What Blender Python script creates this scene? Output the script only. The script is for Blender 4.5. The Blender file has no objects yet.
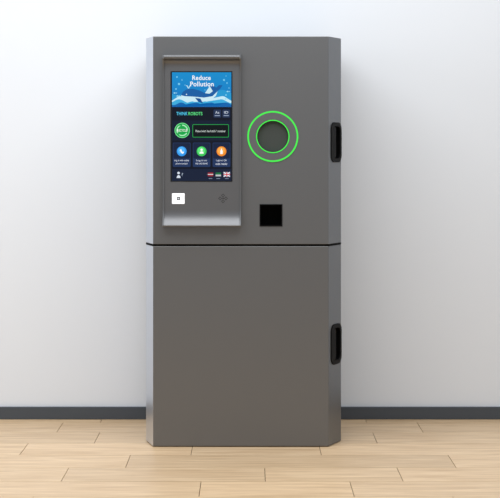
import bpy, bmesh, math, random
from mathutils import Vector, Matrix
random.seed(4)
sc=bpy.context.scene
sc.view_settings.view_transform='Standard'
S=0.0045; D=7.2; F=D/S; HZ=150; H=(447-HZ)*S
def X(px,d=0): return (px-250)*(D+d)/F
def Z(py,d=0): return H-(py-HZ)*(D+d)/F
def lin(c):
    return tuple(((v/255)/12.92 if v/255<=0.04045 else ((v/255+0.055)/1.055)**2.4) for v in c)+(1,)
def mat(name,col,rough=.5,metal=0,emis=None,es=1,spec=.5):
    m=bpy.data.materials.new(name); m.use_nodes=True
    b=m.node_tree.nodes['Principled BSDF']
    b.inputs['Base Color'].default_value=lin(col); b.inputs['Roughness'].default_value=rough
    b.inputs['Metallic'].default_value=metal; b.inputs['Specular IOR Level'].default_value=spec
    if emis:
        b.inputs['Emission Color'].default_value=lin(emis); b.inputs['Emission Strength'].default_value=es
    return m
def obj(name,bm,m,parent=None,smooth=False,bevel=0,seg=3):
    bmesh.ops.recalc_face_normals(bm,faces=bm.faces)
    me=bpy.data.meshes.new(name); bm.to_mesh(me); bm.free()
    o=bpy.data.objects.new(name,me); sc.collection.objects.link(o)
    if m: me.materials.append(m)
    if parent: o.parent=parent
    if smooth:
        for p in me.polygons: p.use_smooth=True
    if bevel:
        md=o.modifiers.new('b','BEVEL'); md.width=bevel; md.segments=seg; md.limit_method='ANGLE'; md.angle_limit=math.radians(25)
    return o
def boxbm(x0,x1,y0,y1,z0,z1,bm=None):
    bm=bm or bmesh.new()
    vs=[bm.verts.new((x,y,z)) for x in(x0,x1) for y in(y0,y1) for z in(z0,z1)]
    for f in((0,1,3,2),(4,6,7,5),(0,4,5,1),(2,3,7,6),(0,2,6,4),(1,5,7,3)): bm.faces.new([vs[i] for i in f])
    return bm
def prism(pts,z0,z1):
    bm=bmesh.new()
    a=[bm.verts.new((x,y,z0)) for x,y in pts]; b=[bm.verts.new((x,y,z1)) for x,y in pts]
    n=len(pts); bm.faces.new(a[::-1]); bm.faces.new(b)
    for i in range(n): bm.faces.new((a[i],a[(i+1)%n],b[(i+1)%n],b[i]))
    return bm
def bake(o):
    dg=bpy.context.evaluated_depsgraph_get()
    me=bpy.data.meshes.new_from_object(o.evaluated_get(dg)); o.modifiers.clear(); o.data=me

# ---------- materials
def metal_mat(name,col,rough,metal=.55):
    m=mat(name,col,rough,metal); nt=m.node_tree; b=nt.nodes['Principled BSDF']
    tc=nt.nodes.new('ShaderNodeTexCoord'); n=nt.nodes.new('ShaderNodeTexNoise'); n.inputs['Scale'].default_value=900
    bp=nt.nodes.new('ShaderNodeBump'); bp.inputs['Strength'].default_value=.05; bp.inputs['Distance'].default_value=.001
    nt.links.new(tc.outputs['Object'],n.inputs['Vector']); nt.links.new(n.outputs['Fac'],bp.inputs['Height']); nt.links.new(bp.outputs['Normal'],b.inputs['Normal'])
    return m
M_body=metal_mat('powder_coated_metal',(114,115,116),.36,.65)
M_side_lit=metal_mat('side_metal_lit',(205,211,222),.3,.9)  # cabinet metal with a paler base: left-hand light painted into the left chamfer
M_chR=metal_mat('edge_metal',(112,115,119),.36,.7)
M_bez=metal_mat('bezel_metal',(110,111,113),.38,.7)
M_lip=metal_mat('lip_metal',(108,110,112),.42,.75)
M_blk=mat('black_plastic',(10,10,11),.6,0,None,1,.12)
M_in=mat('chute_dark',(7,7,7),.7,0,None,1,.1)
M_disc=mat('inlet_flap',(62,66,64),.6,0,None,1,.2)
M_green=mat('green_led',(20,90,25),.4,0,(62,232,70),1.0)
M_glass=mat('screen_glass',(6,8,12),.12)

# ---------- room
YW=0.75
fh=F*H
wm=mat('wall_paint',(225,230,236),.85); nt=wm.node_tree; b=nt.nodes['Principled BSDF']
n=nt.nodes.new('ShaderNodeTexNoise'); n.inputs['Scale'].default_value=120; tc=nt.nodes.new('ShaderNodeTexCoord')
bp=nt.nodes.new('ShaderNodeBump'); bp.inputs['Strength'].default_value=.05; bp.inputs['Distance'].default_value=.002
nt.links.new(tc.outputs['Object'],n.inputs['Vector']); nt.links.new(n.outputs['Fac'],bp.inputs['Height']); nt.links.new(bp.outputs['Normal'],b.inputs['Normal'])
obj('wall_back',boxbm(-5,5,YW,YW+.15,-.02,3.4),wm)
zb=Z(406.5,YW)
obj('baseboard_back',boxbm(-5,5,YW-.016,YW-.0005,0.0005,zb),mat('baseboard_paint',(68,74,81),.5),bevel=.003)

# floor planks
fm=mat('oak',(220,190,150),.38); nt=fm.node_tree; b=nt.nodes['Principled BSDF']; L=nt.links.new
at=nt.nodes.new('ShaderNodeAttribute'); at.attribute_name='plank'
tc=nt.nodes.new('ShaderNodeTexCoord')
sc7=nt.nodes.new('ShaderNodeVectorMath'); sc7.operation='SCALE'; sc7.inputs['Scale'].default_value=37
L(at.outputs['Color'],sc7.inputs[0])
def grain(sx,sy,scale,dist):
    add=nt.nodes.new('ShaderNodeVectorMath'); add.operation='MULTIPLY_ADD'
    L(tc.outputs['Object'],add.inputs[0]); add.inputs[1].default_value=(sx,sy,1); L(sc7.outputs[0],add.inputs[2])
    n=nt.nodes.new('ShaderNodeTexNoise'); n.inputs['Scale'].default_value=scale; n.inputs['Detail'].default_value=7; n.inputs['Roughness'].default_value=.62; n.inputs['Distortion'].default_value=dist
    L(add.outputs[0],n.inputs['Vector']); return n
n=grain(1.3,14,2.2,.5); n2=grain(1.2,34,3.0,.3)
mx=nt.nodes.new('ShaderNodeMix'); mx.inputs['Factor'].default_value=.4; L(n.outputs['Fac'],mx.inputs[2]); L(n2.outputs['Fac'],mx.inputs[3])
cr=nt.nodes.new('ShaderNodeValToRGB'); e=cr.color_ramp.elements
e[0].position=.36; e[0].color=lin((196,163,123)); e[1].position=.64; e[1].color=lin((234,206,169))
L(mx.outputs[0],cr.inputs['Fac'])
hs=nt.nodes.new('ShaderNodeHueSaturation'); mr=nt.nodes.new('ShaderNodeMapRange')
mr.inputs['To Min'].default_value=.93; mr.inputs['To Max'].default_value=1.08
sep=nt.nodes.new('ShaderNodeSeparateColor'); L(at.outputs['Color'],sep.inputs[0]); L(sep.outputs[0],mr.inputs['Value'])
L(mr.outputs[0],hs.inputs['Value']); L(cr.outputs['Color'],hs.inputs['Color']); L(hs.outputs['Color'],b.inputs['Base Color'])
bm=bmesh.new(); cl=bm.loops.layers.float_color.new('plank')
w=.28; yrow=.65-w
rows=[(YW+.0,.65)]
y=.65
while y>-7: rows.append((y,y-w)); y-=w
J={1:[60,420],2:[97,375],3:[24,192,320],4:[128,452],5:[65,265,400],6:[200,352]}
for i,(ya,yb) in enumerate(rows):
    ym=(ya+yb)/2
    js=sorted((p-250)*(D+ym)/F for p in J.get(i,[])) or [random.uniform(-.9,-.2),random.uniform(.5,1.2)]
    xs=[js[0]]
    while xs[0]>-5: xs.insert(0,xs[0]-random.uniform(.8,1.5))
    xs+=js[1:]
    while xs[-1]<5: xs.append(xs[-1]+random.uniform(.8,1.5))
    g=.0014
    for a,c in zip(xs,xs[1:]):
        col=(random.random(),random.random(),random.random(),1)
        k=len(bm.faces)
        x0,x1,y0,y1=a+g,c-g,yb+g,ya-g
        boxbm(x0,x1,y0,y1,-.012,0,bm)
        bm.faces.ensure_lookup_table()
        for f in bm.faces[k:]:
            for l in f.loops: l[cl]=col
fl=obj('floor',bm,fm)
bm=bmesh.new(); bm.from_mesh(fl.data); k=len(bm.faces); boxbm(-6.5,6.5,-7.3,YW+.15,-.05,-.004,bm); bm.faces.ensure_lookup_table()
for f in bm.faces[k:]: f.material_index=1
bm.to_mesh(fl.data); bm.free(); fl.data.materials.append(mat('seam',(100,74,48),.8))

# ---------- kiosk
K=bpy.data.objects.new('reverse_vending_machine',None); sc.collection.objects.link(K)
cd=.14
xl,xr=X(153),X(328.5); xL,xR=X(146.1,cd),X(341,cd); YB=.66
prof=[(xl,0),(xr,0),(xR,cd),(xR,YB),(xL,YB),(xL,cd)]
def inset(p,d):
    return [(xl+d,d),(xr-d,d),(xR-d,cd+d*.5),(xR-d,YB-d),(xL+d,YB-d),(xL+d,cd+d*.5)]
zt=Z(36.3); zs=Z(244.2); zs2=Z(246.3); z0=.004
up=obj('upper_cabinet',prism(prof,zs,zt),M_body,K)
lo=obj('lower_cabinet',prism(prof,z0,zs2),M_body,K)
def cyl(cx,cz,r,y0,y1,n=96):
    bm=bmesh.new(); a=[];b_=[]
    for i in range(n):
        t=2*math.pi*i/n; a.append(bm.verts.new((cx+r*math.cos(t),y0,cz+r*math.sin(t)))); b_.append(bm.verts.new((cx+r*math.cos(t),y1,cz+r*math.sin(t))))
    bm.faces.new(a); bm.faces.new(b_[::-1])
    for i in range(n): bm.faces.new((a[i],b_[i],b_[(i+1)%n],a[(i+1)%n]))
    return bm
cx,cz=X(272.8),Z(136.5)
c1=obj('c1',cyl(cx,cz,15.6*S,-.1,.018),M_disc)
c2=obj('c2',boxbm(X(260.5),X(281.5),-.1,.09,Z(225.7),Z(205)),M_in)
dirc=Vector((xR-xr,cd,0)).normalized(); nrm=Vector((cd,-(xR-xr),0)).normalized()
cw=Vector((xR-xr,cd,0)).length
def pill(u0,u1,za,zb_,n0,n1,r,name,m,parent=None,bevel=0):
    bm=bmesh.new(); pts=[]
    for (cu,cv,a0) in((u1-r,zb_-r,0),(u0+r,zb_-r,90),(u0+r,za+r,180),(u1-r,za+r,270)):
        for k in range(9):
            t=math.radians(a0+k*90/8); pts.append((cu+r*math.cos(t),cv+r*math.sin(t)))
    def P(u,v,nn): 
        q=Vector((xr,0,0))+dirc*u+nrm*nn; return (q.x,q.y,v)
    a=[bm.verts.new(P(u,v,n0)) for u,v in pts]; b_=[bm.verts.new(P(u,v,n1)) for u,v in pts]; n=len(pts)
    bm.faces.new(a); bm.faces.new(b_[::-1])
    for i in range(n): bm.faces.new((a[i],b_[i],b_[(i+1)%n],a[(i+1)%n]))
    return obj(name,bm,m,parent,bevel=bevel)
hz=[(Z(161.5,.07),Z(123.2,.07)),(Z(363.5,.07),Z(325,.07))]
def diff(o,c):
    md=o.modifiers.new('d','BOOLEAN'); md.object=c; md.operation='DIFFERENCE'; md.solver='EXACT'
c3=pill(.035,cw-.008,*hz[0],-.04,.05,.03,'c3',M_blk)
c4=pill(.035,cw-.008,*hz[1],-.04,.05,.03,'c4',M_blk)
for o,cs in((up,(c1,c2,c3)),(lo,(c4,))):
    for c in cs: diff(o,c)
    bpy.context.view_layer.update(); bake(o)
    def idx(m):
        if m.name not in [q.name for q in o.data.materials if q]: o.data.materials.append(m)
        return [q.name if q else '' for q in o.data.materials].index(m.name)
    for p in o.data.polygons:
        nx=p.normal; ce=p.center
        p.material_index=idx(M_body)
        if nx.x<-.9 and ce.x<xl+.001: p.material_index=idx(M_side_lit)
        if nx.x>.6 and ce.x>xr-.001: p.material_index=idx(M_chR)
        if .003<ce.y<.092 and abs(ce.x-cx)<.08 and ce.x<xr-.01:
            if abs(ce.z-cz)<.08: p.material_index=idx(M_disc)
            elif Z(230)<ce.z<Z(200): p.material_index=idx(M_in)
        if ce.x>xr+.001:
            q=Vector((ce.x-xr,ce.y,0)).dot(nrm)
            if q<-.004 and p.normal.y<.9 and ce.y<.3 and any(a-.01<ce.z<b2+.01 for a,b2 in hz): p.material_index=idx(M_blk)
    md=o.modifiers.new('b','BEVEL'); md.width=.002; md.segments=2; md.limit_method='ANGLE'; md.angle_limit=math.radians(20)
for c in(c1,c2,c3,c4): bpy.data.objects.remove(c)
for k,(a,b2) in enumerate(hz):
    o=pill(.028,cw-.001,a-.004,b2+.004,-.002,.004,.036,'handle_cup_%d'%(k+1),M_blk,K)
    c=pill(.046,cw-.016,a+.014,b2-.014,-.05,.05,.025,'c',M_blk); diff(o,c); bpy.context.view_layer.update(); bake(o); bpy.data.objects.remove(c)
    pill(.038,cw-.010,a+.004,b2-.004,-.0395,-.036,.028,'handle_floor_%d'%(k+1),M_in,K)
    pill(.050,.090,a+.016,b2-.016,-.036,.002,.014,'handle_grip_%d'%(k+1),M_blk,K,bevel=.003)
def outset(d): return [(xl-d*.4,-d),(xr+d*.4,-d),(xR+d,cd),(xR+d,YB),(xL-d,YB),(xL-d,cd)]
obj('divider_gap',prism(outset(.0006),zs2+.0015,zs-.001),M_in,K)
obj('base_plinth',prism(inset(prof,.03),0.0005,z0+.004),M_blk,K)
def ring(name,r0,r1,y0,y1,m,n=128):
    bm=bmesh.new(); R=[]
    for r,y in((r0,y1),(r0,y0),(r1,y0),(r1,y1)):
        R.append([bm.verts.new((cx+r*math.cos(2*math.pi*i/n),y,cz+r*math.sin(2*math.pi*i/n))) for i in range(n)])
    for j in range(4):
        A,B=R[j],R[(j+1)%4]
        for i in range(n): bm.faces.new((A[i],A[(i+1)%n],B[(i+1)%n],B[i]))
    return obj(name,bm,m,K)
ring('inlet_outer_led',23.9*S,25.5*S,-.004,.001,M_green)
ring('inlet_collar',17*S,23.9*S,-.003,.001,M_body)
ring('inlet_inner_led',15.7*S,16.7*S,-.005,.006,M_green)
obj('inlet_flap',cyl(cx,cz,15.62*S,.012,.0175),M_disc,K)
bm=bmesh.new()
xa,xb,za,zc=X(259.6),X(282.4),Z(226.4),Z(204.2); t=.004
boxbm(xa,xb,-.003,.002,za,za+t,bm); boxbm(xa,xb,-.003,.002,zc-t,zc,bm); boxbm(xa,xa+t,-.003,.002,za+t,zc-t,bm); boxbm(xb-t,xb,-.003,.002,za+t,zc-t,bm)
obj('receipt_slot_frame',bm,M_blk,K)
# ---------- bezel
def yzprof(name,pts,x0,x1,m,smooth=False):
    bm=bmesh.new(); a=[bm.verts.new((x0,y,z)) for y,z in pts]; b_=[bm.verts.new((x1,y,z)) for y,z in pts]; n=len(pts)
    bm.faces.new(a); bm.faces.new(b_[::-1])
    for i in range(n): bm.faces.new((a[i],b_[i],b_[(i+1)%n],a[(i+1)%n]))
    o=obj(name,bm,m,K)
    for p in o.data.polygons:
        if len(p.vertices)==4: p.use_smooth=True
    o.data.set_sharp_from_angle(angle=math.radians(40))
    return o
bx0,bx1,bt,bb=X(163),X(241),Z(55),Z(226)
def sweep():
    pts=[(.001,bt),(-.036,bt)]
    for k in range(1,12):
        a=math.radians(k*180/12)
        pts.append((-.036-.012*math.sin(a),bt-.011*(1-math.cos(a))))
    pts+=[(-.036,bt-.022),(-.027,bt-.026),(-.021,bt-.034),(-.0185,bt-.045),(-.018,bt-.058)]
    pts+=[(-.018,bb+.075)]
    for k in range(1,9):
        t=k/8; pts.append((-.018-.022*t**2.2,bb+.075-.067*t))
    pts+=[(-.0415,bb+.004),(-.040,bb),(.001,bb)]
    return pts
yzprof('screen_bezel',sweep(),bx0+.006,bx1-.006,M_bez)
def cheek(name,x0,x1):
    pts=[(.001,bt+.002),(-.040,bt+.002),(-.049,bt-.005),(-.050,bt-.018),(-.036,bt-.034),(-.026,bt-.055),(-.0235,bt-.08),(-.0235,bb+.085),(-.028,bb+.050),(-.040,bb+.016),(-.044,bb+.004),(-.041,bb-.002),(.001,bb-.002)]
    yzprof(name,pts,x0,x1,M_lip)
cheek('bezel_cheek_1',bx0,bx0+.006); cheek('bezel_cheek_2',bx1-.006,bx1)

# ---------- display
YS=-.0185
obj('display_glass',boxbm(X(170.8),X(232.4),YS-.002,YS+.003,Z(181.6),Z(71.5)),M_glass,K,bevel=.001,seg=1)
YF=YS-.0022
mats={}
def em(c,es=.95):
    if c not in mats: mats[c]=mat('ink_%d_%d_%d'%c,tuple(v//5 for v in c),.4,0,c,es,.15)
    return mats[c]
dx=YF
def pt(px,py,l): return (X(px,dx),YF-.00025*l,Z(py,dx))
def poly(name,pts,c,l=1):
    bm=bmesh.new(); bm.faces.new([bm.verts.new(pt(a,b_,l)) for a,b_ in pts]); bmesh.ops.triangulate(bm,faces=bm.faces)
    return obj(name,bm,em(c) if isinstance(c,tuple) else c,K)
def rr(x0,y0,x1,y1,r):
    o=[]
    for cx_,cy_,a0 in((x1-r,y1-r,0),(x0+r,y1-r,90),(x0+r,y0+r,180),(x1-r,y0+r,270)):
        for k in range(7):
            t=math.radians(a0+15*k); o.append((cx_+r*math.cos(t),cy_+r*math.sin(t)))
    return o
def circ(x,y,r,n=40,ry=None): return [(x+r*math.cos(2*math.pi*k/n),y+(ry or r)*math.sin(2*math.pi*k/n)) for k in range(n)]
def text(name,s,cx_,cy_,w,h,c,l=5,bold=0.0,m=None):
    cu=bpy.data.curves.new(name,'FONT'); cu.body=s; cu.align_x='CENTER'; cu.offset=bold; cu.resolution_u=4; cu.space_character=1.0+bold*4
    o=bpy.data.objects.new(name,cu); sc.collection.objects.link(o); bpy.context.view_layer.update()
    me=bpy.data.meshes.new_from_object(o.evaluated_get(bpy.context.evaluated_depsgraph_get())); bpy.data.objects.remove(o)
    xs=[v.co.x for v in me.vertices]; ys=[v.co.y for v in me.vertices]
    a,b_,c_,d_=min(xs),max(xs),min(ys),max(ys)
    for v in me.vertices:
        px=cx_+((v.co.x-a)/(b_-a)-.5)*w; py=cy_-((v.co.y-c_)/(d_-c_)-.5)*h
        v.co=pt(px,py,l)
    o=bpy.data.objects.new(name,me); me.materials.clear(); me.materials.append(m or em(c)); sc.collection.objects.link(o); o.parent=K
    return o
def banner_mat():
    m=mat('banner_gradient',(5,30,45),.4,0,(10,120,190),.95,.15); nt=m.node_tree; b=nt.nodes['Principled BSDF']
    tc=nt.nodes.new('ShaderNodeTexCoord'); sp=nt.nodes.new('ShaderNodeSeparateXYZ'); mr=nt.nodes.new('ShaderNodeMapRange'); cr=nt.nodes.new('ShaderNodeValToRGB')
    mr.inputs['From Min'].default_value=Z(107); mr.inputs['From Max'].default_value=Z(72)
    e=cr.color_ramp.elements; e[0].color=lin((14,100,175)); e[1].color=lin((16,140,205)); x=e.new(.5); x.color=lin((16,130,200))
    nt.links.new(tc.outputs['Object'],sp.inputs[0]); nt.links.new(sp.outputs['Z'],mr.inputs['Value']); nt.links.new(mr.outputs[0],cr.inputs['Fac']); nt.links.new(cr.outputs[0],b.inputs['Emission Color'])
    return m
poly('screen_background',[(172,72.3),(231.3,72.3),(231.3,180.8),(172,180.8)],(12,18,34),0)
poly('banner',[(172,72.3),(231.3,72.3),(231.3,107),(172,107)],banner_mat(),1)
def wave(name,y0,amp,per,ph,c,l,yb=107):
    pts=[(172+59.3*k/60, y0+amp*math.sin((59.3*k/60)/per*2*math.pi+ph)) for k in range(61)]
    poly(name,pts+[(231.3,yb),(172,yb)],c,l)
wave('wave_1',92.5,2.6,30,.5,(34,152,210),2)
wave('wave_2',98.6,2.4,21,2.2,(200,236,248),3)
wave('wave_3',101.2,1.9,21,2.6,(60,172,222),4)
wave('wave_4',103.8,1.3,15,.9,(12,98,172),5)
sh=lambda q:[(a-3,b_+1.2) for a,b_ in q]
poly('whale_body',sh([(184,94),(186,90.5),(190,88),(196,87.6),(203,89.5),(208,92),(212.5,92.5),(215.8,90),(215.3,86.8),(212.8,84.8),(216.6,84.6),(219.2,86.4),(221.8,84),(225.6,84),(223.4,87.4),(220.6,89.8),(219,94.5),(214.5,98.5),(207,100.4),(198,100.6),(190,99.3),(185.4,97)]),(205,236,246),6)
poly('whale_back',sh([(184,94),(186,90.5),(190,88),(196,87.6),(203,89.5),(208,92),(212.5,92.5),(215.8,90),(219.6,91),(215.5,95),(207,96.4),(196,95.4),(188,95)]),(20,92,162),7)
poly('whale_tail',sh([(215.8,90),(215.3,86.8),(212.8,84.8),(216.6,84.6),(219.2,86.4),(221.8,84),(225.6,84),(223.4,87.4),(220.6,89.8),(219.6,91.2)]),(20,92,162),7)
poly('whale_fin',[(195,97.8),(200.5,98.6),(203,103.4),(198.5,102)],(16,78,145),8)
poly('whale_eye',circ(186.5,94.4,.6),(230,245,250),8)
for i,(a,b_,r) in enumerate([(179,84,1.1),(176,89,.8),(224,80,1.0),(227,83,.7),(177,77,.8),(226,76,.5),(182,80,.6),(185,85,.5),(226,95,.8),(229,88,.6),(205,90,.5)]):
    poly('bubble_%d'%(i+1),circ(a,b_,r,16),(120,205,238),3)
poly('spray_1',[(188,88.5),(186.6,86),(185.4,85.8),(187.2,85.2),(188.5,87.6),(189.8,85.2),(191.6,85.8),(190.4,86),(189,88.5)],(190,232,246),6)
for i,(a,b_) in enumerate([(175,93),(178,96),(226,99),(228,91.5)]):
    poly('fish_%d'%(i+1),[(a-1.8,b_),(a-.5,b_-.8),(a+1,b_-.1),(a+2,b_-.7),(a+2,b_+.7),(a+1,b_+.1),(a-.5,b_+.8)],(150,218,240),5)
text('banner_text_1','Reduce',201.5,77.8,18.5,4.6,(250,252,255),9,.016)
text('banner_text_2','Pollution',202,84,23.5,4.8,(250,252,255),9,.016)
text('name_text_1','THINK',182,113.6,11.2,3.3,(80,205,245),3,.012)
text('name_text_2','ROBOTS',195.4,113.6,14,3.3,(95,230,135),3,.012)
for i,(a,s) in enumerate(((217.3,'Aa'),(226.2,'ID'))):
    poly('status_chip_%d'%(i+1),rr(a-3.8,109.6,a+3.8,117.6,1),(34,50,82),2)
    poly('status_line_%d'%(i+1),[(a-2.6,115.2),(a+2.6,115.2),(a+2.6,116),(a-2.6,116)],(150,165,190),3)
    text('status_text_%d'%(i+1),s,a,112.4,4,2.4,(220,230,245),3)
poly('middle_band',[(172,120.5),(231.3,120.5),(231.3,140.5),(172,140.5)],(15,27,48),1)
poly('recycle_badge_rim',circ(182.2,130.4,7.6),(120,235,150),2)
poly('recycle_badge',circ(182.2,130.4,6.9),(20,165,72),3)
for k in range(3):
    a=math.radians(120*k-90); pts=[]
    for j in range(9):
        t=a+math.radians(10*j); pts.append((182.2+5.8*math.cos(t),130.4+5.8*math.sin(t)))
    t=a+math.radians(104); pts.append((182.2+5.2*math.cos(t),130.4+5.2*math.sin(t)))
    for j in range(8,-1,-1):
        t=a+math.radians(10*j); pts.append((182.2+4.6*math.cos(t),130.4+4.6*math.sin(t)))
    poly('badge_arrow_%d'%(k+1),pts,(170,240,190),4)
text('badge_text','RECYCLE',182.2,130.4,10,2.5,(255,255,255),6,.01)
poly('message_frame',rr(192.5,124.3,228.8,137.4,1),(36,170,76),2)
poly('message_box',rr(193,124.8,228.3,136.9,.8),(7,15,20),3)
text('message_text','Please insert the bottle / container',210.6,131,30,2.3,(225,235,232),4)
for i,(x0,x1,c,t1,t2) in enumerate([(172.8,190.6,(48,150,238),'Log in with mobile','phone number'),(192.8,210.4,(60,200,90),'Log in to','my account'),(212.6,230.4,(245,140,40),'Login to QR','code reader')]):
    xm=(x0+x1)/2
    poly('card_%d'%(i+1),rr(x0,142.6,x1,167,1.2),(32,52,92),2)
    poly('card_top_%d'%(i+1),rr(x0+.6,143.2,x1-.6,158.5,1),(20,33,62),3)
    poly('card_icon_%d'%(i+1),circ(xm,151.3,4.9),c,4)
    poly('card_icon_light_%d'%(i+1),circ(xm-.4,150.7,3.6),tuple(min(255,v+35) for v in c),5)
    if i==0: poly('icon_phone',[(xm-2,150.3),(xm-1,149),(xm,150),(xm-.5,150.8),(xm+.6,152),(xm+1.4,151.4),(xm+2.4,152.4),(xm+1.2,153.8),(xm-.6,152.9)],(255,255,255),6)
    if i==1:
        poly('icon_head',circ(xm,149.8,1.2),(255,255,255),6); poly('icon_torso',[(xm-2.2,153.6),(xm-1.6,151.8),(xm,151.3),(xm+1.6,151.8),(xm+2.2,153.6)],(255,255,255),6)
    if i==2:
        poly('icon_bottle',[(xm-.5,148.6),(xm+.5,148.6),(xm+.5,149.8),(xm+1.2,150.8),(xm+1.2,154),(xm-1.2,154),(xm-1.2,150.8),(xm-.5,149.8)],(255,255,255),6)
    text('card_text_%d'%(2*i+1),t1,xm,160.6,14.5 if i==0 else 10.5,2.2,(235,240,250),4)
    text('card_text_%d'%(2*i+2),t2,xm,163.8,12,2.2,(235,240,250),4)
poly('bottom_bar',[(172,169),(231.3,169),(231.3,180.8),(172,180.8)],(20,31,55),1)
poly('help_icon_head',circ(178.6,173,1.3,20),(215,225,240),3)
poly('help_icon_body',[(176.6,178),(177.1,175.8),(178.6,175),(180.1,175.8),(180.6,178)],(215,225,240),3)
text('help_text','?',182.3,174.5,1.3,3,(180,195,215),3)
def flag(x,y,kind):
    w,h=2.7,1.9
    if kind=='uk':
        w,h=3.3,2.4
        poly('flag_field',[(x-w,y-h),(x+w,y-h),(x+w,y+h),(x-w,y+h)],(25,45,120),3)
        for k,s in enumerate((1,-1)):
            poly('flag_saltire_%d'%k,[(x-w,y-s*h),(x-w+1,y-s*h),(x+w,y+s*h-s*.5),(x+w,y+s*h),(x+w-1,y+s*h),(x-w,y-s*h+s*.5)],(240,240,245),4+k*.2)
        poly('flag_cross_w1',[(x-w,y-.85),(x+w,y-.85),(x+w,y+.85),(x-w,y+.85)],(240,240,245),5)
        poly('flag_cross_w2',[(x-.85,y-h),(x+.85,y-h),(x+.85,y+h),(x-.85,y+h)],(240,240,245),5.3)
        poly('flag_cross_r1',[(x-w,y-.45),(x+w,y-.45),(x+w,y+.45),(x-w,y+.45)],(205,30,50),6)
        poly('flag_cross_r2',[(x-.45,y-h),(x+.45,y-h),(x+.45,y+h),(x-.45,y+h)],(205,30,50),6.3)
    elif kind=='red':
        poly('flag_red',[(x-w,y-h),(x+w,y-h),(x+w,y+h),(x-w,y+h)],(150,32,46),3)
        poly('flag_red_stripe',[(x-w,y-.4),(x+w,y-.4),(x+w,y+.4),(x-w,y+.4)],(220,220,225),4)
    else:
        poly('flag_green',[(x-w,y-h),(x+w,y-h),(x+w,y+h),(x-w,y+h)],(24,110,64),3)
        poly('flag_green_stripe',[(x-w,y+.2),(x+w,y+.2),(x+w,y+h),(x-w,y+h)],(190,195,200),4)
flag(210.5,174.4,'red'); flag(218.3,174.4,'green'); flag(226.8,174.4,'uk')
for i,a in enumerate((210.5,218.3,226.8)): poly('flag_label_%d'%(i+1),[(a-1.8,178.3),(a+1.8,178.3),(a+1.8,178.8),(a-1.8,178.8)],(140,155,180),3)

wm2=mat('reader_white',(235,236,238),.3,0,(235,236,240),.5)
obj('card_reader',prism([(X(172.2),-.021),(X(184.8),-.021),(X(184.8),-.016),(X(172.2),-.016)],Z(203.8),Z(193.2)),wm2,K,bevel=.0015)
YF=-.0214
poly('reader_icon',rr(176.9,196.9,180,200.1,.5),(70,72,76),1)
poly('reader_icon_dot',circ(178.4,198.5,.8,16),(225,228,232),2)
YF=-.0181
dk=mat('etched_mark',(44,44,46),.5)
for i,(a,b_) in enumerate([(0,-2.9),(2.9,0),(0,2.9),(-2.9,0),(0,0)]):
    r=1.9 if i<4 else 1.0
    cx_,cy_=223+a,198.4+b_
    poly('tap_symbol_%d'%(i+1),[(cx_,cy_-r),(cx_+r,cy_),(cx_,cy_+r),(cx_-r,cy_)],dk,1)
    if i<4:
        r=1.1; poly('tap_symbol_in_%d'%(i+1),[(cx_,cy_-r),(cx_+r,cy_),(cx_,cy_+r),(cx_-r,cy_)],M_bez,2)

# ---------- lights
def area(name,loc,rot,sx,sy,p,col=(1,1,1)):
    l=bpy.data.lights.new(name,'AREA'); l.shape='RECTANGLE'; l.size=sx; l.size_y=sy; l.energy=p; l.color=col
    o=bpy.data.objects.new(name,l); o.location=loc; o.rotation_euler=[math.radians(a) for a in rot]; sc.collection.objects.link(o); return o
area('ceiling_softbox',(-.3,-1.7,3.6),(24,0,0),4.5,2.2,124,(.97,.985,1))
area('added_left_light',(-4.2,-1.6,1.9),(90,0,-75),2.4,2.4,36,(.94,.97,1))  # added area lamp, no window behind it, to brighten the left chamfer
W=bpy.data.worlds.new('World'); sc.world=W; W.use_nodes=True
nt=W.node_tree; bg=nt.nodes['Background']; bg.inputs[1].default_value=.52
tc=nt.nodes.new('ShaderNodeTexCoord'); sp=nt.nodes.new('ShaderNodeSeparateXYZ'); cr=nt.nodes.new('ShaderNodeValToRGB'); mr=nt.nodes.new('ShaderNodeMapRange')
mr.inputs['From Min'].default_value=-.4; mr.inputs['From Max'].default_value=1
nt.links.new(tc.outputs['Generated'],sp.inputs[0]); nt.links.new(sp.outputs['Z'],mr.inputs['Value']); nt.links.new(mr.outputs[0],cr.inputs[0]); nt.links.new(cr.outputs[0],bg.inputs[0])
e=cr.color_ramp.elements; e[0].color=(.62,.66,.72,1); e[1].color=(1,1.02,1.06,1); x=e.new(.3); x.color=(.89,.92,.97,1)
# ---------- camera
cam=bpy.data.cameras.new('camera'); co=bpy.data.objects.new('camera',cam); sc.collection.objects.link(co)
co.location=(0,-D,H); co.rotation_euler=(math.pi/2,0,0); cam.sensor_width=36; cam.lens=F*36/500; cam.shift_y=(HZ-249)/500
sc.camera=co
